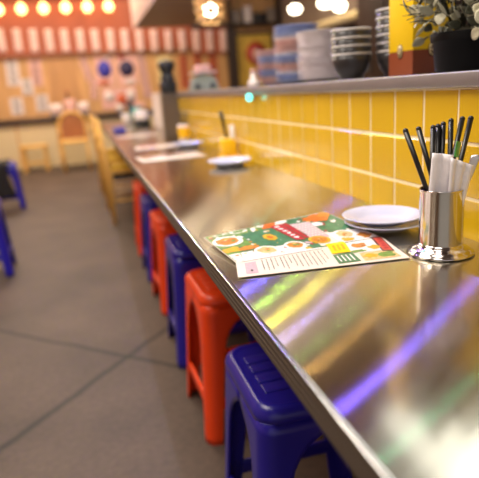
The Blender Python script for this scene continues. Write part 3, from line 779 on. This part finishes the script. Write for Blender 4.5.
for i, (x0, nm) in enumerate(((1.75, 'left'), (2.0, 'middle'), (2.28, 'right'))):
    poster(x0, x0+.15, 1.1, 1.66, 'paper_or', '%s of three orange strips behind the kitchen scale' % nm, 0, 'text', seed=20+i)
t = thing('framed_picture', 'framed yellow picture with a red round shape above the ledge', 'picture', (3.13, 9.97, 1.5))
b = MB(); b.box((-.33, 0, -.45), (.33, .02, .45), 'art_y'); b.build('canvas', t)
b = MB()
for lo, hi in (((-.37, -.03, -.49), (.37, .01, -.445)), ((-.37, -.03, .445), (.37, .01, .49)), ((-.37, -.03, -.445), (-.325, .01, .445)), ((.325, -.03, -.445), (.37, .01, .445))): b.box(lo, hi, 'darkwood')
b.build('frame', t)
b = MB(); b.lathe([(0, 0), (1, 0), (1, .004), (0, .004)], 'art_r', o=(.03, -.0005, .12), n=24, rot=Matrix.Rotation(PI/2, 3, 'X'), sx=.19, sy=.2)
b.box((.02, -.006, -.3), (.3, -.001, -.02), 'art_r'); b.lathe([(0, 0), (1, 0), (1, .004), (0, .004)], 'paper_pk', o=(.03, -.0045, .1), n=20, rot=Matrix.Rotation(PI/2, 3, 'X'), sx=.08, sy=.12); b.build('print', t, recalc=False)
# clutter on the bar
def pack(x, w_, h_, m, label, y=9.72):
    t = thing('snack_packet', label, 'packet', (x, y, .79))
    b = MB()
    def f(u, v):
        th = .045*math.sin(PI*min(1, max(0, v)))**.5*math.sin(PI*u)**.5
        return (-w_/2+w_*u, -th, .002+h_*v)
    def g(u, v):
        p = f(u, v); return (p[0], -p[1], p[2])
    b.grid(f, 8, 8, m); b.grid(g, 8, 8, m); bmesh.ops.remove_doubles(b.bm, verts=b.bm.verts, dist=.0005); b.build('bag', t)
    b = MB(); b.box((-w_*.3, -.052, h_*.35), (w_*.3, -.048, h_*.6), 'paper_pk'); b.build('label_patch', t)
pack(-.40, .2, .2, 'paper', 'pale snack packet at the left of the heap on the bar')
pack(-.18, .18, .26, 'paper_pk', 'pinkish snack packet in the middle of the heap on the bar')
pack(.03, .18, .2, 'paper', 'pale snack packet at the right of the heap on the bar')
t = thing('sauce_bottle', 'dark brown sauce bottle behind the snack packets', 'bottle', (-.2, 9.87, .79))
b = MB(); b.lathe([(0, .001), (.045, .001), (.045, .22), (.018, .28), (.016, .36), (0, .36)], 'darkwood', n=18); b.build('bottle_body', t)
b = MB(); b.lathe([(.0455, .06), (.0465, .062), (.0465, .17), (.0455, .172)], 'paper_pk', n=18); b.build('label_band', t)
b = MB(); b.lathe([(0, .361), (.02, .361), (.02, .39), (0, .39)], 'art_r', n=12); b.build('cap', t)
for i, (x, m, hh) in enumerate(((.62, 'white', .12), (.8, 'black2', .15), (1.0, 'paper_pk', .13))):
    b = MB(); b.lathe([(0, .001), (.05, .001), (.06, hh), (.054, hh), (.044, .01), (0, .01)], m, n=18); o = b.build('mug'); o.location = (x, 9.75, .79)
    tag(o, ['white mug on the bar below the posters', 'black mug between two pale mugs on the bar', 'pink mug at the right end of the bar'][i], 'mug')

# ------------------------------------------------------------------ hood, lantern, kitchen
t = thing('extractor_hood', 'grey box shaped extractor hood hanging above the kitchen', 'hood', (.8, 3.6, 1.9))
b = MB(); b.box((.012, 0, 0), (.76, 4.3, .02), 'hood'); b.box((.74, 0, .02), (.76, 4.3, .42), 'hood'); b.box((.012, 0, .02), (.74, .02, .42), 'hood'); b.box((.012, 4.28, .02), (.74, 4.3, .42), 'hood'); b.build('hood_shell', t)
b = MB(); b.box((0, 0, -.012), (.0115, 4.3, .46), 'hood_side', bev=.004); b.build('fascia', t)
b = MB(); b.box((.3, 1.5, .021), (.55, 1.9, 1.1), 'hood_side'); b.build('duct', t)
t = thing('pendant_lantern', 'glowing cream paper lantern hanging beneath the hood', 'lamp', (1.02, 4.3, 1.61))
b = MB()
for row, (zr, el) in enumerate(((-.085, -.9), (-.03, -.35), (.03, .25), (.08, .8))):
    for k in range(9):
        a_ = 2*PI*(k+.5*(row % 2))/9; ca, sa = math.cos(a_), math.sin(a_)
        def pet(u, v):
            w2 = .036*math.sin(PI*(.12+.85*v))*(u-.5)*2; rr = .060*math.cos(el)+.034+.03*v
            return (ca*rr-sa*w2, sa*rr+ca*w2, zr+.05*(v-.4)+.012*(abs(u-.5)*2))
        b.grid(pet, 3, 5, 'lantern')
b.build('shade', t, solid=.0012)
b = MB(); b.lathe([(0, -.06), (.04, -.035), (.05, 0), (.04, .035), (0, .05)], 'lampw', o=(0, 0, -.0), n=16); b.build('bulb', t)
b = MB(); b.tube([(0, 0, .05), (0, 0, .289)], .004, 'black2', 6); b.build('cord', t)
t = thing('storage_shelf', 'dark storage shelf with boxes high on the far kitchen wall', 'shelf', (3.1, 9.75, 2.12))
b = MB(); b.box((-.45, 0, -.03), (.49, .24, 0), 'darkwood'); b.build('shelf_board', t)
b = MB(); b.box((-.45, 0, .5), (.49, .24, .53), 'darkwood'); b.build('shelf_board', t)
for x in (-.45, .46):
    b = MB(); b.box((x, 0, .0005), (x+.03, .24, .4995), 'darkwood'); b.build('side_panel', t)
for i, (x, w_, h_, m, lb) in enumerate(((2.72, .16, .22, 'grey', 'grey box at the left end of the dark storage shelf'), (2.94, .12, .28, 'white', 'tall pale box second on the dark storage shelf'), (3.12, .2, .16, 'black2', 'low black box on the dark storage shelf'), (3.36, .15, .24, 'grey', 'grey box at the right end of the dark storage shelf'))):
    b = MB(); b.box((x, 9.79, 2.121), (x+w_, 9.95, 2.121+h_), m, bev=.006); tag(b.build('storage_box'), lb, 'box', 'boxes on the storage shelf')
# kitchen wall shelf with rows of small pale bowls and lamps
t = thing('kitchen_shelf', 'dark kitchen shelf crossing the wall behind the plate stacks', 'shelf', (3.3, 7.6, 1.74))
b = MB(); b.box((0, -1.7, -.03), (.29, 1.9, 0), 'darkwood'); b.build('shelf_board', t)
b = MB(); b.box((.27, -1.7, -.5), (.29, 1.9, -.031), 'darkwood'); b.build('back_board', t)
for k in range(12):
    b = MB(); b.lathe([(0, .001), (.04, .001), (.075, .07), (.08, .11), (.06, .11), (.035, .02), (0, .02)], 'badge', n=16); o = b.build('small_bowl'); o.location = (3.42, 6.3+.16*k, 1.74)
    tag(o, 'small cream bowl on the kitchen shelf, %s from its near end' % ['first', 'second', 'third', 'fourth', 'fifth', 'sixth', 'seventh', 'eighth', 'ninth', 'tenth', 'eleventh', 'twelfth'][k], 'bowl', 'cream bowls on the kitchen shelf')
def klamp(x, y, z, label, sx=.07):
    t = thing('kitchen_lamp', label, 'lamp', (x, y, z), 0, 'white kitchen lamps')
    b = MB(); b.lathe([(0, -.06), (sx*.6, -.05), (sx, -.01), (sx*.9, .03), (sx*.5, .055)], 'lampw', n=18); b.build('bulb', t)
    b = MB(); b.lathe([(sx*.52, .056), (sx*.55, .09), (.02, .12), (0, .12)], 'black2', n=16); b.build('holder', t)
    b = MB(); b.tube([(0, 0, .12), (0, 0, 3.0-z-.001)], .006, 'black2', 6); b.build('cord', t)
klamp(3.1, 7.85, 2.06, 'white kitchen lamp, leftmost above the plate stacks', .09)
klamp(3.1, 6.83, 1.985, 'white kitchen lamp in the middle of the three above the white plates', .09)
klamp(3.1, 6.42, 1.89, 'white kitchen lamp, rightmost of the three above the white plates', .08)
t = thing('kitchen_cabinet', 'tall dark cabinet behind the dark bowls and carton', 'cabinet', (3.0, 4.55, 0))
b = MB(); b.box((0, 0, .05), (.59, 1.25, 2.6), 'darkwood', bev=.01); b.build('body', t)
for k in range(2):
    b = MB(); b.box((-.02, .02+.61*k, .1), (-.001, .6+.61*k, 2.55), 'darkwood', bev=.004); d = b.build('door', t)
    b = MB(); b.box((-.045, .3+.61*k, 1.1), (-.021, .32+.61*k, 1.3), 'grey'); b.build('handle', d)

# ------------------------------------------------------------------ lights
def area(name, loc, size, power, col, sy=None, rot=(0, 0, 0)):
    l = bpy.data.lights.new(name, 'AREA'); l.energy = power; l.color = col; l.size = size
    if sy: l.shape = 'RECTANGLE'; l.size_y = sy
    o = bpy.data.objects.new(name, l); COL.objects.link(o); o.location = loc; o.rotation_euler = rot; return o
def point(name, loc, power, col, rad=.04):
    l = bpy.data.lights.new(name, 'POINT'); l.energy = power; l.color = col; l.shadow_soft_size = rad
    o = bpy.data.objects.new(name, l); COL.objects.link(o); o.location = loc; return o
warm = (1, .80, .60); neut = (1, .90, .80)
area('aisle_light', (-.9, 1.6, 2.95), 1.2, 60, neut)
area('aisle_light', (-.9, 4.6, 2.95), 1.2, 60, warm)
area('aisle_light', (-.7, 7.8, 2.95), 1.4, 125, warm)
area('aisle_light', (.9, 8.9, 2.95), 1.0, 30, warm)
area('counter_light', (-.2, .2, 2.95), .8, 20, neut)
area('counter_light', (.05, 1.7, 2.95), .5, 40, neut)  # unseen lamp, added overhead to brighten the goods on the ledge
area('kitchen_light', (2.5, 2.4, 2.95), 1.3, 32, (1, .99, .93), 1.9)
area('kitchen_light', (2.2, 6.4, 2.95), 1.2, 60, warm)
# unseen coloured point lamps, added to lay the streaks on the brushed counter
STREAK_LAMPS = (((.30, 2.88, 2.85), 34, (.15, .09, 1)), ((.30, 3.40, 2.85), 8, (1, .55, .15)), ((.30, 3.62, 2.85), 3, (.5, .9, .2)), ((.30, 3.98, 2.85), 15, (.42, .38, 1)), ((.30, 4.30, 2.85), 24, (1, .86, .08)),
        ((.30, 4.72, 2.85), 18, (.55, 1, .12)), ((.30, 5.15, 2.85), 46, (.14, .14, 1)), ((.30, 2.35, 2.85), 3, (.2, 1, .6)))
for p, e, c in STREAK_LAMPS: point('streak_lamp', p, e, c, .03)
w_ = bpy.data.worlds.new('world'); sc.world = w_; w_.use_nodes = True
w_.node_tree.nodes['Background'].inputs[0].default_value = (.85, .78, .76, 1); w_.node_tree.nodes['Background'].inputs[1].default_value = .7

# ------------------------------------------------------------------ camera
cam = bpy.data.cameras.new('camera'); co = bpy.data.objects.new('camera', cam); COL.objects.link(co); sc.camera = co
r = Vector((.96049808, -.27004157, -.06723826)); dn = Vector((-.13383624, -.23640749, -.96239252)); fw = Vector((.24399036, .93337509, -.26321029))
mw = Matrix((( r.x, -dn.x, -fw.x, 0), (r.y, -dn.y, -fw.y, 0), (r.z, -dn.z, -fw.z, H), (0, 0, 0, 1)))
co.matrix_world = mw
cam.sensor_width = 36; cam.lens = 36*550/479; cam.clip_start = .02
cam.dof.use_dof = True; cam.dof.focus_distance = .82; cam.dof.aperture_fstop = 3.2
sc.view_settings.view_transform = 'Standard'; sc.view_settings.look = 'None'
sc.view_settings.exposure = 0.; sc.view_settings.gamma = 1.; sc.view_settings.use_curve_mapping = False
